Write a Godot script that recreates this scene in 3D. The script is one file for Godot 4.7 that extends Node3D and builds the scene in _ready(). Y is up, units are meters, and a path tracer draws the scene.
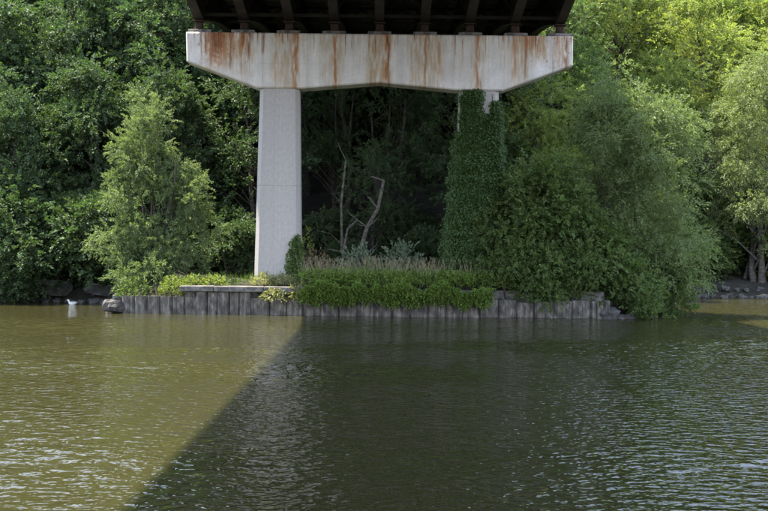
extends Node3D
# A concrete bridge bent on the far bank of a river, wooded banks behind it.
# x to the right, y up from the water level, z = -Z where Z is the distance across the river from the photographer's feet.

const PIER_Z := 50.0      # front face of the bent
const WALL_Z := 48.0      # front face of the river wall
const MID := -0.35        # centre line of the bridge

var rng := RandomNumberGenerator.new()
var names := {}
var idx := PackedInt32Array()
var noise := FastNoiseLite.new()
var M := {}

# ---------------------------------------------------------------- helpers
func numbered(called: String) -> String:
	var n: int = names.get(called, 0)
	names[called] = n + 1
	return called if n == 0 else "%s_%03d" % [called, n]

func tag(o: Node3D, label: String, category: String, group := "", kind := "") -> Node3D:
	if label: o.set_meta("label", label)
	if category: o.set_meta("category", category)
	if group: o.set_meta("group", group)
	if kind: o.set_meta("kind", kind)
	return o

func base(called: String, at: Vector3, label: String, category: String, group := "") -> Node3D:
	var o := Node3D.new()
	o.name = numbered(called)
	add_child(o)
	o.position = at
	return tag(o, label, category, group)

func part(called: String, mesh: Mesh, mat: Material, parent: Node3D, at := Vector3.ZERO) -> MeshInstance3D:
	var o := MeshInstance3D.new()
	o.name = called if parent != self else numbered(called)
	o.mesh = mesh
	if mat: o.material_override = mat
	o.position = at
	parent.add_child(o, true)
	return o

func lin(r: float, g: float, b: float) -> Color:
	return Color(r, g, b).linear_to_srgb()

func w(x: float, y: float, Z: float) -> Vector3:
	return Vector3(x, y, -Z)

func ru(a: float, b: float) -> float:
	return rng.randf_range(a, b)

func rdir() -> Vector3:
	var y := ru(-1, 1)
	var a := ru(0, TAU)
	var s := sqrt(1 - y * y)
	return Vector3(cos(a) * s, y, sin(a) * s)

func piece(arr: Array, values: float) -> float:
	for i in arr.size() - 1:
		if values <= arr[i + 1][0]:
			var t: float = clampf((values - arr[i][0]) / (arr[i + 1][0] - arr[i][0]), 0, 1)
			return lerpf(arr[i][1], arr[i + 1][1], t)
	return arr[-1][1]

func quad(st: SurfaceTool, a: Vector3, b: Vector3, c: Vector3, d: Vector3) -> void:
	# clockwise seen from the front
	for v in [a, b, c, a, c, d]:
		st.add_vertex(v)

func begin() -> SurfaceTool:
	var st := SurfaceTool.new()
	st.begin(Mesh.PRIMITIVE_TRIANGLES)
	st.set_smooth_group(-1)
	return st

func finish(st: SurfaceTool) -> ArrayMesh:
	st.generate_normals()
	return st.commit()

# a box with bevelled edges, centred on c
func bbox(st: SurfaceTool, c: Vector3, s: Vector3, bev := 0.0) -> void:
	var h := s / 2
	var b := minf(bev, minf(h.x, minf(h.y, h.z)) * 0.9)
	var F := func(ax: int, sg: float) -> Array:
		var u := (ax + 1) % 3
		var v := (ax + 2) % 3
		var out := []
		for k in [[-1, -1], [-1, 1], [1, 1], [1, -1]]:
			var p := Vector3.ZERO
			p[ax] = sg * h[ax]
			p[u] = k[0] * (h[u] - b)
			p[v] = k[1] * (h[v] - b)
			out.append(c + p)
		if sg < 0: out.reverse()
		return out
	for ax in 3:
		for sg in [-1.0, 1.0]:
			var f: Array = F.call(ax, sg)
			quad(st, f[0], f[1], f[2], f[3])
	if b <= 0: return
	# edge bevels
	for ax in 3:
		var u := (ax + 1) % 3
		var v := (ax + 2) % 3
		for su in [-1.0, 1.0]:
			for sv in [-1.0, 1.0]:
				var pts := []
				for k in [[-1, 0], [1, 0], [1, 1], [-1, 1]]:
					var p := Vector3.ZERO
					p[ax] = k[0] * (h[ax] - b)
					p[u] = su * (h[u] - (b if k[1] else 0.0))
					p[v] = sv * (h[v] - (0.0 if k[1] else b))
					pts.append(c + p)
				if su * sv > 0: pts.reverse()
				quad(st, pts[0], pts[1], pts[2], pts[3])
	for sx in [-1.0, 1.0]:
		for sy in [-1.0, 1.0]:
			for sz in [-1.0, 1.0]:
				var a := c + Vector3(sx * h.x, sy * (h.y - b), sz * (h.z - b))
				var e := c + Vector3(sx * (h.x - b), sy * h.y, sz * (h.z - b))
				var g := c + Vector3(sx * (h.x - b), sy * (h.y - b), sz * h.z)
				if sx * sy * sz > 0:
					for q in [a, g, e]: st.add_vertex(q)
				else:
					for q in [a, e, g]: st.add_vertex(q)

func box_mesh(s: Vector3, bev := 0.01) -> ArrayMesh:
	var st := begin()
	bbox(st, Vector3.ZERO, s, bev)
	return finish(st)

# a bar of rectangular section between two points
func bar(st: SurfaceTool, a: Vector3, b: Vector3, wd: float, ht: float) -> void:
	var d := (b - a).normalized()
	var s := d.cross(Vector3.UP if absf(d.y) < 0.95 else Vector3.RIGHT).normalized() * wd / 2
	var u := s.cross(d).normalized() * ht / 2
	var p := []
	for e in [a, b]:
		for k in [[-1, -1], [1, -1], [1, 1], [-1, 1]]:
			p.append(e + s * k[0] + u * k[1])
	for k in 4:
		var n := (k + 1) % 4
		quad(st, p[k], p[k + 4], p[n + 4], p[n])
	quad(st, p[3], p[2], p[1], p[0])
	quad(st, p[4], p[5], p[6], p[7])

# smooth tube through points with radii, appended to position and normal arrays (no index)
func tube(P: PackedVector3Array, N: PackedVector3Array, pts: Array, rad: Array, sides := 6) -> void:
	var rings := []
	var norms := []
	var last := Vector3.RIGHT
	for i in pts.size():
		var d: Vector3 = (pts[mini(i + 1, pts.size() - 1)] - pts[maxi(i - 1, 0)]).normalized()
		var s := last - d * last.dot(d)
		if s.length() < 0.05: s = d.cross(Vector3(0.3, 0.2, 0.9))
		s = s.normalized()
		last = s
		var u := d.cross(s)
		var ring := []
		var nor := []
		for k in sides:
			var a := TAU * k / sides
			var n := s * cos(a) + u * sin(a)
			ring.append(pts[i] + n * rad[i])
			nor.append(n)
		rings.append(ring)
		norms.append(nor)
	for i in pts.size() - 1:
		for k in sides:
			var n := (k + 1) % sides
			for q in [[i, k], [i + 1, k], [i + 1, n], [i, k], [i + 1, n], [i, n]]:
				P.append(rings[q[0]][q[1]])
				N.append(norms[q[0]][q[1]])

func tube_mesh(P: PackedVector3Array, N: PackedVector3Array) -> ArrayMesh:
	var a := []
	a.resize(Mesh.ARRAY_MAX)
	a[Mesh.ARRAY_VERTEX] = P
	a[Mesh.ARRAY_NORMAL] = N
	var m := ArrayMesh.new()
	m.add_surface_from_arrays(Mesh.PRIMITIVE_TRIANGLES, a)
	return m

# ---------------------------------------------------------------- materials
func noise_tex(seed_: int, freq: float, lo: float, hi: float, size := 512, octaves := 4) -> ImageTexture:
	var n := FastNoiseLite.new()
	n.seed = seed_
	n.frequency = freq
	n.fractal_octaves = octaves
	var im := n.get_seamless_image(size, size)
	im.convert(Image.FORMAT_L8)
	var d := im.get_data()
	for i in d.size():
		d[i] = int(255.0 * lerpf(lo, hi, d[i] / 255.0))
	im = Image.create_from_data(size, size, false, Image.FORMAT_L8, d)
	im.convert(Image.FORMAT_RGB8)
	return ImageTexture.create_from_image(im)

# board-marked concrete: upright boards, faint streaks, fine grain
func board_tex() -> ImageTexture:
	var n := FastNoiseLite.new()
	n.seed = 15
	n.frequency = 0.03
	n.fractal_octaves = 4
	var S := 512
	var im := Image.create(S, S, false, Image.FORMAT_RGB8)
	for i in S:
		var bd := i / 32
		var tone := 0.95 + 0.025 * sin(bd * 12.9898) + (-0.05 if i % 32 == 0 else 0.0)
		var streak := n.get_noise_2d(i * 4.0, 3.0) * 0.03
		for j in S:
			var e := minf(1.0, minf(j, S - j) / 40.0)
			var g := tone + streak * e + (n.get_noise_2d(i * 1.0, j * 0.8) * 0.05 + n.get_noise_2d(i * 8.0, j * 8.0) * 0.03) * e
			im.set_pixel(i, j, Color(g, g * 0.99, g * 0.98))
	return ImageTexture.create_from_image(im)

func normal_tex(seed_: int, freq: float, strength: float, size := 512, octaves := 3) -> ImageTexture:
	var n := FastNoiseLite.new()
	n.seed = seed_
	n.frequency = freq
	n.fractal_octaves = octaves
	var im := n.get_seamless_image(size, size)
	im.convert(Image.FORMAT_RGBA8)
	im.bump_map_to_normal_map(strength)
	return ImageTexture.create_from_image(im)

func mat(color: Color, rough := 0.9, tex: Texture2D = null, scale := 0.5, bump: Texture2D = null, relief := 0.0) -> StandardMaterial3D:
	var m := StandardMaterial3D.new()
	m.albedo_color = color
	m.roughness = rough
	if tex: m.albedo_texture = tex
	if tex or bump:
		m.uv1_triplanar = true
		m.uv1_world_triplanar = true
		m.uv1_scale = Vector3.ONE * scale
	if bump:
		m.heightmap_enabled = true
		m.heightmap_texture = bump
		m.heightmap_scale = relief
	return m

func leaf_mat(color: Color, through: float, rough := 0.5, tint := Color(0.95, 1.0, 0.45)) -> StandardMaterial3D:
	var m := StandardMaterial3D.new()
	m.albedo_color = color
	m.vertex_color_use_as_albedo = true
	m.roughness = rough
	m.metallic_specular = 0.4
	m.cull_mode = BaseMaterial3D.CULL_DISABLED
	m.backlight_enabled = true
	m.backlight = (tint * through).linear_to_srgb()
	return m

# broken white cloud over the whole sky
func clouds() -> ImageTexture:
	var n := FastNoiseLite.new()
	n.seed = 8
	n.frequency = 1.6
	n.fractal_octaves = 5
	var W := 512
	var H := 256
	var im := Image.create(W, H, false, Image.FORMAT_RGBA8)
	for j in H:
		var th := PI * (j + 0.5) / H
		for i in W:
			var ph := TAU * i / W
			var d := Vector3(sin(th) * cos(ph), cos(th) * 2.2, sin(th) * sin(ph))
			var a := smoothstep(0.0, 0.35, n.get_noise_3dv(d)) * 0.75
			im.set_pixel(i, j, Color(0.85, 0.86, 0.88, a))
	return ImageTexture.create_from_image(im)

func make_materials() -> void:
	var grain := noise_tex(3, 0.02, 0.86, 1.0, 512, 5)
	var blotch := noise_tex(9, 0.008, 0.45, 1.0, 512, 5)
	var relief := noise_tex(5, 0.03, 0.0, 1.0, 512, 5)
	M.concrete = mat(lin(0.40, 0.388, 0.375), 0.85, board_tex(), 0.4, relief, 0.25)
	M.old_concrete = mat(lin(0.27, 0.255, 0.235), 0.92, blotch, 0.55, relief, 1.2)
	M.steel = mat(lin(0.042, 0.031, 0.026), 0.75, blotch, 0.35)
	M.rust = mat(lin(0.085, 0.042, 0.026), 0.9, blotch, 1.4)
	M.bark = mat(lin(0.13, 0.105, 0.085), 0.95, blotch, 1.1, relief, 2.0)
	M.bark_pale = mat(lin(0.24, 0.21, 0.18), 0.95, blotch, 1.1, relief, 2.0)
	M.soil = mat(lin(0.040, 0.036, 0.022), 1.0, blotch, 0.35, relief, 4.0)
	M.rock = mat(lin(0.15, 0.143, 0.132), 0.95, blotch, 0.8, relief, 3.0)
	M.leaf_shade_deep = leaf_mat(lin(0.074, 0.118, 0.050), 0.7, 0.58, Color(0.85, 1.0, 0.4))  # dark leaf green, with the shade of bank and bridge put into the colour
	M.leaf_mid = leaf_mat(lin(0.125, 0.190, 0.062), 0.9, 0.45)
	M.leaf_sun_bright = leaf_mat(lin(0.200, 0.262, 0.075), 1.0, 0.5)  # yellow green leaf, lightened in the colour to look sunlit
	M.leaf_sun_lime = leaf_mat(lin(0.260, 0.315, 0.090), 1.0, 0.5)  # lightest leaf copy; sunlight on the slope crowns is in the colour
	M.leaf_willow = leaf_mat(lin(0.165, 0.218, 0.090), 0.9, 0.5, Color(0.9, 1.0, 0.45))
	M.leaf_silver = leaf_mat(lin(0.20, 0.26, 0.17), 0.6, 0.5, Color(0.9, 1.0, 0.7))
	M.leaf_feather = leaf_mat(lin(0.155, 0.212, 0.098), 0.95, 0.5)
	M.leaf_sun_willow = leaf_mat(lin(0.205, 0.255, 0.105), 0.9, 0.5)  # pale willow leaf, its colour lifted further to stand for sun
	M.leaf_ivy = leaf_mat(lin(0.058, 0.110, 0.030), 0.5, 0.42, Color(0.8, 1.0, 0.35))
	M.leaf_weed = leaf_mat(lin(0.28, 0.30, 0.15), 0.9, 0.55)
	M.leaf_dead = leaf_mat(lin(0.26, 0.19, 0.12), 0.4, 0.8, Color(1.0, 0.9, 0.7))
	M.grass = leaf_mat(lin(0.155, 0.245, 0.050), 0.7, 0.5)
	M.straw = leaf_mat(lin(0.30, 0.27, 0.17), 0.5, 0.8, Color(1.0, 0.95, 0.7))

# ---------------------------------------------------------------- foliage
# a twig along +x: n leaves of four vertices each
func twig(n: int, length: float, leaf: float, wide: float, droop := 0.15, tilt := 0.6) -> PackedVector3Array:
	var P := PackedVector3Array()
	for i in n:
		var t := (i + 0.6) / n
		var side := 1.0 if i % 2 else -1.0
		var p := Vector3(t * length, -droop * t * t * length + ru(-0.12, 0.12) * length, ru(-0.14, 0.14) * length)
		var ang := lerpf(1.25, 0.35, t) + ru(-0.3, 0.3)
		var phi := ru(-1.15, 1.15)
		var d := Vector3(cos(ang), sin(ang) * sin(phi) - 0.1, side * sin(ang) * cos(phi)).normalized()
		var up := (Vector3.UP + rdir() * tilt).normalized()
		var s := d.cross(up).normalized()
		up = s.cross(d)
		var L := leaf * ru(0.7, 1.2)
		var W := wide * ru(0.8, 1.15) * 0.5
		P.append(p)
		P.append(p + d * L * 0.42 + s * W + up * W * 0.35)
		P.append(p + d * L - up * L * 0.08)
		P.append(p + d * L * 0.42 - s * W + up * W * 0.35)
	return P

# a set of twigs with leaf-to-leaf colour differences
func twig_set(count: int, n: int, length: float, leaf: float, wide: float, droop := 0.15, tilt := 0.6) -> Dictionary:
	var T := []
	var C := []
	for k in count:
		T.append(twig(n, length, leaf, wide, droop, tilt))
	for tone in 6:
		var c := PackedColorArray()
		var f := lerpf(0.72, 1.28, tone / 5.0)
		var warm := ru(-0.06, 0.08)
		for i in n:
			var g := f * ru(0.8, 1.2)
			var col := Color(g * (1 + warm + ru(-0.05, 0.1)), g, g * (1 - warm))
			for q in 4: c.append(col)
		C.append(c)
	return {"T": T, "C": C, "n": n}

class Leaves:
	var P := PackedVector3Array()
	var C := PackedColorArray()
	func mesh(all: PackedInt32Array) -> ArrayMesh:
		var a := []
		a.resize(Mesh.ARRAY_MAX)
		a[Mesh.ARRAY_VERTEX] = P
		a[Mesh.ARRAY_COLOR] = C
		a[Mesh.ARRAY_INDEX] = all.slice(0, P.size() / 4 * 6)
		var m := ArrayMesh.new()
		m.add_surface_from_arrays(Mesh.PRIMITIVE_TRIANGLES, a)
		return m

func stamp(L: Leaves, S: Dictionary, at: Vector3, dir: Vector3, scale := 1.0, roll := 0.5) -> void:
	var x := dir.normalized()
	var up := (Vector3.UP + rdir() * roll)
	var y := up - x * up.dot(x)
	if y.length() < 0.05: y = x.cross(Vector3(0.2, 0.1, 1))
	y = y.normalized()
	var z := x.cross(y)
	var t := Transform3D(Basis(x * scale, y * scale, z * scale), at)
	L.P.append_array(t * (S.T[rng.randi() % S.T.size()] as PackedVector3Array))
	L.C.append_array(S.C[rng.randi() % 6])

# A tree form: lobes are ellipsoids [centre, radii]. opt: clumps, twigs, clump_r, flat, droop, hang, trunk_r, stems, bare
func form(lobes: Array, S: Dictionary, opt: Dictionary) -> Dictionary:
	var L := Leaves.new()
	var P := PackedVector3Array()
	var N := PackedVector3Array()
	var weight := []
	var sum := 0.0
	var top := 0.0
	for l in lobes:
		var r: Vector3 = l[1]
		sum += pow(r.x * r.y * r.z, 2.0 / 3.0)
		weight.append(sum)
		top = maxf(top, l[0].y + r.y)
	var flat: float = opt.get("flat", 0.6)
	var hang: float = opt.get("hang", 0.0)
	var trunk_r: float = opt.get("trunk_r", 0.2)
	var lean: Vector3 = opt.get("lean", Vector3.ZERO)
	# trunks
	var stems: int = opt.get("stems", 1)
	var trunks := []
	for s in stems:
		var pts := []
		var rad := []
		var a := ru(0, TAU)
		var off := Vector3(cos(a), 0, sin(a)) * (0.0 if stems == 1 else ru(0.1, 0.5))
		var spread := off * (0.0 if stems == 1 else ru(1.5, 3.0))
		var wob := Vector3.ZERO
		for i in 8:
			var t := i / 7.0
			pts.append(off + spread * t + wob + lean * t + Vector3(0, -0.6 + t * (top * opt.get("trunk_top", 0.82) + 0.6), 0))
			rad.append(trunk_r * (1.0 - 0.85 * t) * (1.35 if i == 0 else 1.0) + 0.012)
			wob += Vector3(ru(-1, 1), 0, ru(-1, 1)) * top * 0.018
		trunks.append([pts, rad])
		tube(P, N, pts, rad, 8)
	var clumps: int = opt.clumps
	for c in clumps:
		var pick := ru(0, sum)
		var k := 0
		while weight[k] < pick: k += 1
		var u := rdir()
		if u.y < -0.45 and rng.randf() < opt.get("prune", 0.6): u.y = -u.y
		var rr := lerpf(opt.get("inner", 0.45), 1.0, pow(rng.randf(), 0.55))
		var lc: Vector3 = lobes[k][0]
		var lr: Vector3 = lobes[k][1]
		var cc := lc + u * lr * rr
		if cc.y < 0.15: cc.y = ru(0.15, 0.5)
		var cr: float = opt.clump_r * ru(0.65, 1.3)
		var out := (cc - Vector3(lean.x * cc.y / top, cc.y * 0.75, lean.z * cc.y / top)).normalized()
		# limb from the trunk to the clump
		if c % int(opt.get("limb_every", 2)) == 0:
			var tr: Array = trunks[rng.randi() % stems][0]
			var flatd := Vector2(cc.x - tr[3].x, cc.z - tr[3].z).length()
			var ty := clampf((cc.y - flatd * ru(0.4, 0.9)) / (top * 0.82), 0.08, 0.93) * 7.0
			var i0 := mini(int(ty), 6)
			var st: Vector3 = tr[i0].lerp(tr[i0 + 1], ty - i0)
			var mid := st.lerp(cc, 0.5) + Vector3(0, flatd * 0.12, 0) + rdir() * 0.15 * cr
			var r0 := trunk_r * (1.0 - 0.8 * ty / 7.0) * 0.42
			tube(P, N, [st, mid, cc], [r0, r0 * 0.55, 0.006], 5)
		var tw: int = int(opt.twigs * ru(0.6, 1.3))
		for i in tw:
			var v := rdir()
			var q := cc + v * Vector3(1, flat, 1) * cr * lerpf(0.25, 1.0, sqrt(rng.randf()))
			var d: Vector3 = v * 1.0 + out * opt.get("reach", 0.25) + Vector3(0, opt.get("lift", 0.0), 0)
			if hang > 0: d = d * (1 - hang) + Vector3(ru(-0.2, 0.2), -1, ru(-0.2, 0.2)) * hang * 1.2
			stamp(L, S, q, d, ru(0.75, 1.2), opt.get("roll", 0.5))
	return {"trunk": tube_mesh(P, N), "crown": L.mesh(idx), "top": top}

func plant_tree(F: Dictionary, called: String, label: String, category: String, group: String, x: float, Z: float, height: float, leafm: Material, bark: Material, turn := -1.0, wide := 1.0, sink := 0.0, crown_name := "crown", trunk_name := "trunk") -> Node3D:
	var o := base(called, w(x, ground(x, Z) - sink, Z), label, category, group)
	var s: float = height / F.top
	o.rotation.y = ru(0, TAU) if turn < 0 else turn
	o.scale = Vector3(s * wide, s, s * wide)
	part(trunk_name, F.trunk, bark, o)
	part(crown_name, F.crown, leafm, o)
	return o

# ---------------------------------------------------------------- the land
const SHORE := [[-200, 60], [-60, 59], [-25, 57], [-15, 56], [-11.6, 54.5], [-10.9, 48.5], [9.3, 48.4], [11.6, 49.6], [13.0, 54], [14.3, 60], [15.3, 65.5], [19.3, 70], [30, 69.5], [60, 68.5], [200, 68]]

func ground(x: float, Z: float) -> float:
	if Z < 30:  # the near bank, where the photographer stands
		var dn := 7.5 - Z
		return clampf(dn * 0.7, -2.5, 1.4) + noise.get_noise_2d(x * 2.0, Z * 2.0) * 0.15
	var zs := piece(SHORE, x)
	var d := Z - zs
	if d < 0: return maxf(-2.5, d * 0.5 - 0.25)
	var bump := noise.get_noise_2d(x * 3.0, Z * 3.0) * 0.35 * minf(d * 0.3, 1.0)
	var flatland := smoothstep(11.5, 9.0, absf(x + 0.4))        # the terrace behind the wall
	var bank := minf(d * 0.75, 0.9) + maxf(0, d - 1.5) * 0.09 - 0.1
	var hill := maxf(0.0, d - 4.5)
	bank += hill * 0.42 + minf(hill, 12.0) * 0.06 * smoothstep(0, -15, x)
	var terrace := 1.05 + clampf(d * 0.25, 0, 0.25) + maxf(0, Z - 57) * 0.40
	var y := lerpf(bank, terrace, flatland)
	if Z > 170: y = minf(y, 52.0 + (Z - 170) * 0.05)
	return y + bump

func make_ground() -> void:
	var xs := []
	var zs := []
	var x := -260.0
	while x <= 260.0:
		xs.append(x)
		x += 0.6 if absf(x) < 32 else (3.0 if absf(x) < 80 else 20.0)
	var Z := -120.0
	while Z <= 340.0:
		zs.append(Z)
		Z += 0.6 if Z > 45 and Z < 82 else (2.0 if Z > -10 and Z < 130 else 15.0)
	var P := PackedVector3Array()
	var I := PackedInt32Array()
	for j in zs.size():
		for i in xs.size():
			P.append(w(xs[i], ground(xs[i], zs[j]), zs[j]))
	grid_index(I, xs.size(), zs.size())
	var o := part("ground", grid_mesh(P, I, xs.size(), zs.size()), M.soil, self)
	tag(o, "dark wooded slope and river bed under the trees", "", "", "structure")

func grid_index(I: PackedInt32Array, nx: int, nz: int) -> void:
	for j in nz - 1:
		for i in nx - 1:
			var a := j * nx + i
			for k in [a, a + nx, a + nx + 1, a, a + nx + 1, a + 1]:
				I.append(k)

func grid_mesh(P: PackedVector3Array, I: PackedInt32Array, nx: int, nz: int, uv := PackedVector2Array()) -> ArrayMesh:
	var N := PackedVector3Array()
	N.resize(P.size())
	for j in nz:
		for i in nx:
			var a := P[j * nx + maxi(i - 1, 0)]
			var b := P[j * nx + mini(i + 1, nx - 1)]
			var c := P[maxi(j - 1, 0) * nx + i]
			var d := P[mini(j + 1, nz - 1) * nx + i]
			var n := (b - a).cross(d - c).normalized()
			N[j * nx + i] = n if n.y > 0 else -n
	var arr := []
	arr.resize(Mesh.ARRAY_MAX)
	arr[Mesh.ARRAY_VERTEX] = P
	arr[Mesh.ARRAY_NORMAL] = N
	if uv.size(): arr[Mesh.ARRAY_TEX_UV] = uv
	arr[Mesh.ARRAY_INDEX] = I
	var m := ArrayMesh.new()
	m.add_surface_from_arrays(Mesh.PRIMITIVE_TRIANGLES, arr)
	return m

func make_water() -> void:
	var m := StandardMaterial3D.new()
	m.albedo_color = lin(0.0280, 0.0270, 0.0108)
	m.roughness = 0.02
	m.metallic_specular = 0.36
	m.normal_enabled = true
	m.normal_texture = normal_tex(21, 0.024, 8.0, 1024, 3)
	m.normal_scale = 0.54
	m.uv1_scale = Vector3(1.0 / 9.5, 1.0 / 7.0, 1)
	var xs := []
	var zs := []
	var x := -200.0
	while x <= 200.0:
		xs.append(x)
		var ax := absf(x + 0.01)
		x += 0.1 if ax < 9.5 else (0.16 if ax < 19 else (0.6 if ax < 40 else 10.0))
	var Z := 4.0
	while Z < 90.0:
		zs.append(Z)
		Z += 0.075 if Z < 18 else (0.11 if Z < 30 else (0.16 if Z < 52 else 0.35))
	var n1 := FastNoiseLite.new()
	n1.seed = 4
	n1.frequency = 1.0
	n1.fractal_octaves = 2
	var P := PackedVector3Array()
	var UV := PackedVector2Array()
	var I := PackedInt32Array()
	for j in zs.size():
		var zz: float = zs[j]
		for i in xs.size():
			var xx: float = xs[i]
			var h := 0.0
			if absf(xx) < 40:
				# gusts ruffle the open water, the lee of the far bank stays smoother
				var gust := smoothstep(-0.25, 0.35, n1.get_noise_2d(xx * 0.035 + 7.0, zz * 0.10))
				var calm := smoothstep(48, 30, zz) if xx < 4 else 1.0
				var a := lerpf(0.12, 1.0, gust) * lerpf(0.3, 1.0, calm)
				var lee := 1.0 - 0.6 * exp(-pow((xx - 1.3) / 2.4, 2.0))   # smoother in the lee of the pier
				h = 1.55 * a * lee * (0.017 * n1.get_noise_2d((xx + 0.25 * zz) * 1.5, zz * 2.4) + 0.020 * n1.get_noise_2d(xx * 0.5 + 30.0, zz * 0.9))
			P.append(w(xx, h, zz))
			UV.append(Vector2(xx, zz))
	grid_index(I, xs.size(), zs.size())
	var o := part("water", grid_mesh(P, I, xs.size(), zs.size(), UV), m, self)
	tag(o, "murky olive river water with small ripples", "", "", "structure")

# ---------------------------------------------------------------- the bent
# rust runs down the front of the cap: [metres along x, half width, strength, how far down it reaches (1 = the whole depth), kind]
func cap_texture() -> ImageTexture:
	var W := 1536
	var H := 216
	var runs := []
	for r in [[209.5, 1.2, 1.0, 0.75, 2], [216, 8.0, 0.95, 0.72, 1], [222, 3.0, 0.8, 0.6, 1], [213, 2.0, 0.6, 0.55, 2], [219, 1.6, 0.5, 0.5, 2], [228.3, 1.0, 1.0, 0.7, 2], [238.5, 1.6, 0.85, 0.8, 1], [244, 4.0, 0.5, 0.9, 0], [248, 0.8, 0.4, 0.8, 1], [273.3, 1.1, 0.7, 1.3, 0], [281.5, 3.5, 0.5, 1.3, 0], [293.2, 2.0, 0.95, 1.5, 1], [288, 5.0, 0.35, 1.3, 0], [323, 4.5, 0.35, 1.1, 0], [333.3, 1.5, 1.0, 1.6, 1], [338, 4, 0.25, 1.2, 0], [351, 1.0, 0.35, 1.0, 0], [369, 1.3, 0.75, 1.5, 0], [373.5, 3.0, 0.6, 1.5, 0], [379, 2.2, 0.45, 1.5, 0], [384.4, 2.2, 1.0, 1.5, 1], [387, 1.0, 0.5, 1.5, 2], [410, 2.0, 0.6, 1.3, 0], [416, 3.5, 0.55, 1.3, 0], [423.3, 1.0, 0.85, 1.5, 1], [430, 5.5, 0.5, 1.3, 0], [437, 1.2, 0.4, 1.1, 1], [451, 1.6, 0.3, 1.2, 0], [460, 1.2, 0.35, 1.3, 0], [475.6, 1.4, 0.9, 1.4, 1], [471, 3.0, 0.3, 1.2, 0], [500, 2.0, 0.3, 1.0, 0], [513, 2.2, 0.5, 1.1, 1], [523.3, 1.1, 1.0, 0.9, 2], [521, 2.4, 0.5, 1.2, 0], [531, 5.5, 0.4, 0.45, 1], [541, 3.0, 0.3, 0.5, 1], [551, 1.0, 0.5, 0.8, 2], [557, 2.5, 0.3, 0.6, 1], [563.5, 1.5, 1.0, 0.9, 2], [199, 0.8, 0.5, 0.6, 2], [203.5, 0.8, 0.5, 0.4, 2], [190, 2.0, 0.25, 0.5, 0]]:
		var xm: float = (r[0] - 2.4 - 383.0) / 23.0
		runs.append([(xm + 8.76) / 16.85 * W, r[1] * 1.25 / 23.0 / 16.85 * W, r[2] * (0.95 if r[4] == 0 else 1.0), r[3], r[4]])
		if r[4] == 1 or r[2] > 0.6: runs.append([(xm + ru(-0.1, 0.1) + 8.76) / 16.85 * W, (r[1] + 1.5) * 2.2 / 23.0 / 16.85 * W, 0.38, r[3] * 1.2, 0])
	for k in 130:
		runs.append([ru(0, W), ru(1.0, 4.0), ru(0.06, 0.28), ru(0.3, 1.4), 0])
	for k in 90:   # thin drips from the top edge
		runs.append([ru(0, W), ru(1.2, 2.6), ru(0.25, 0.75), ru(0.08, 0.45), 1 + rng.randi() % 2])
	for k in 40:   # more of them at the left end
		runs.append([ru(60, 330), ru(1.2, 3.0), ru(0.3, 0.9), ru(0.15, 0.6), 1 + rng.randi() % 2])
	var n := FastNoiseLite.new()
	n.seed = 77
	n.frequency = 0.02
	n.fractal_octaves = 4
	var im := Image.create(W, H, false, Image.FORMAT_RGB8)
	var tints := [Color(0.62, 0.52, 0.39), Color(0.57, 0.32, 0.16), Color(0.36, 0.19, 0.11)]
	for i in W:
		var near := []
		for r in runs:
			if absf(i - r[0]) < r[1] * 2.6: near.append(r)
		var form_line := 0.035 if i % 111 < 2 else 0.0
		var tone := n.get_noise_2d(i * 1.2, 900.0) * 0.05
		for j in H:
			var v := j / float(H)
			var g := 0.77 + n.get_noise_2d(i * 0.6, j * 0.5) * 0.06 + tone + n.get_noise_2d(i * 5.0, j * 3.0) * 0.035 - form_line
			if absf(v - 0.545) < 0.006 and i < 600: g -= 0.03
			var c := Color(g, g * 0.985, g * 0.96)
			for r in near:
				var wob: float = n.get_noise_2d(r[0] * 9.0, j * 1.2) * r[1] * 0.4
				var q: float = (i + wob - r[0]) / r[1]
				var a: float = r[2] * exp(-q * q) * clampf((r[3] - v) / (r[3] * 0.55), 0, 1)
				a *= clampf(0.75 + 1.3 * n.get_noise_2d(i * 3.0 + 300.0, j * (0.5 if r[4] != 1 or r[1] < 30 else 2.2)), 0.1, 1.15)
				c = c.lerp(tints[r[4]], clampf(a, 0, 0.95))
			# flaking specks at both ends of the cap
			if ((i > 40 and i < 250) or i > 1360) and v < 0.6:
				var sp := n.get_noise_2d(i * 8.0, j * 1.6 + 500.0)
				if sp > 0.40: c = c.lerp(Color(0.36, 0.26, 0.21), minf(0.8, (sp - 0.40) * 5.0))
			im.set_pixel(i, j, c)
	return ImageTexture.create_from_image(im)

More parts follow.
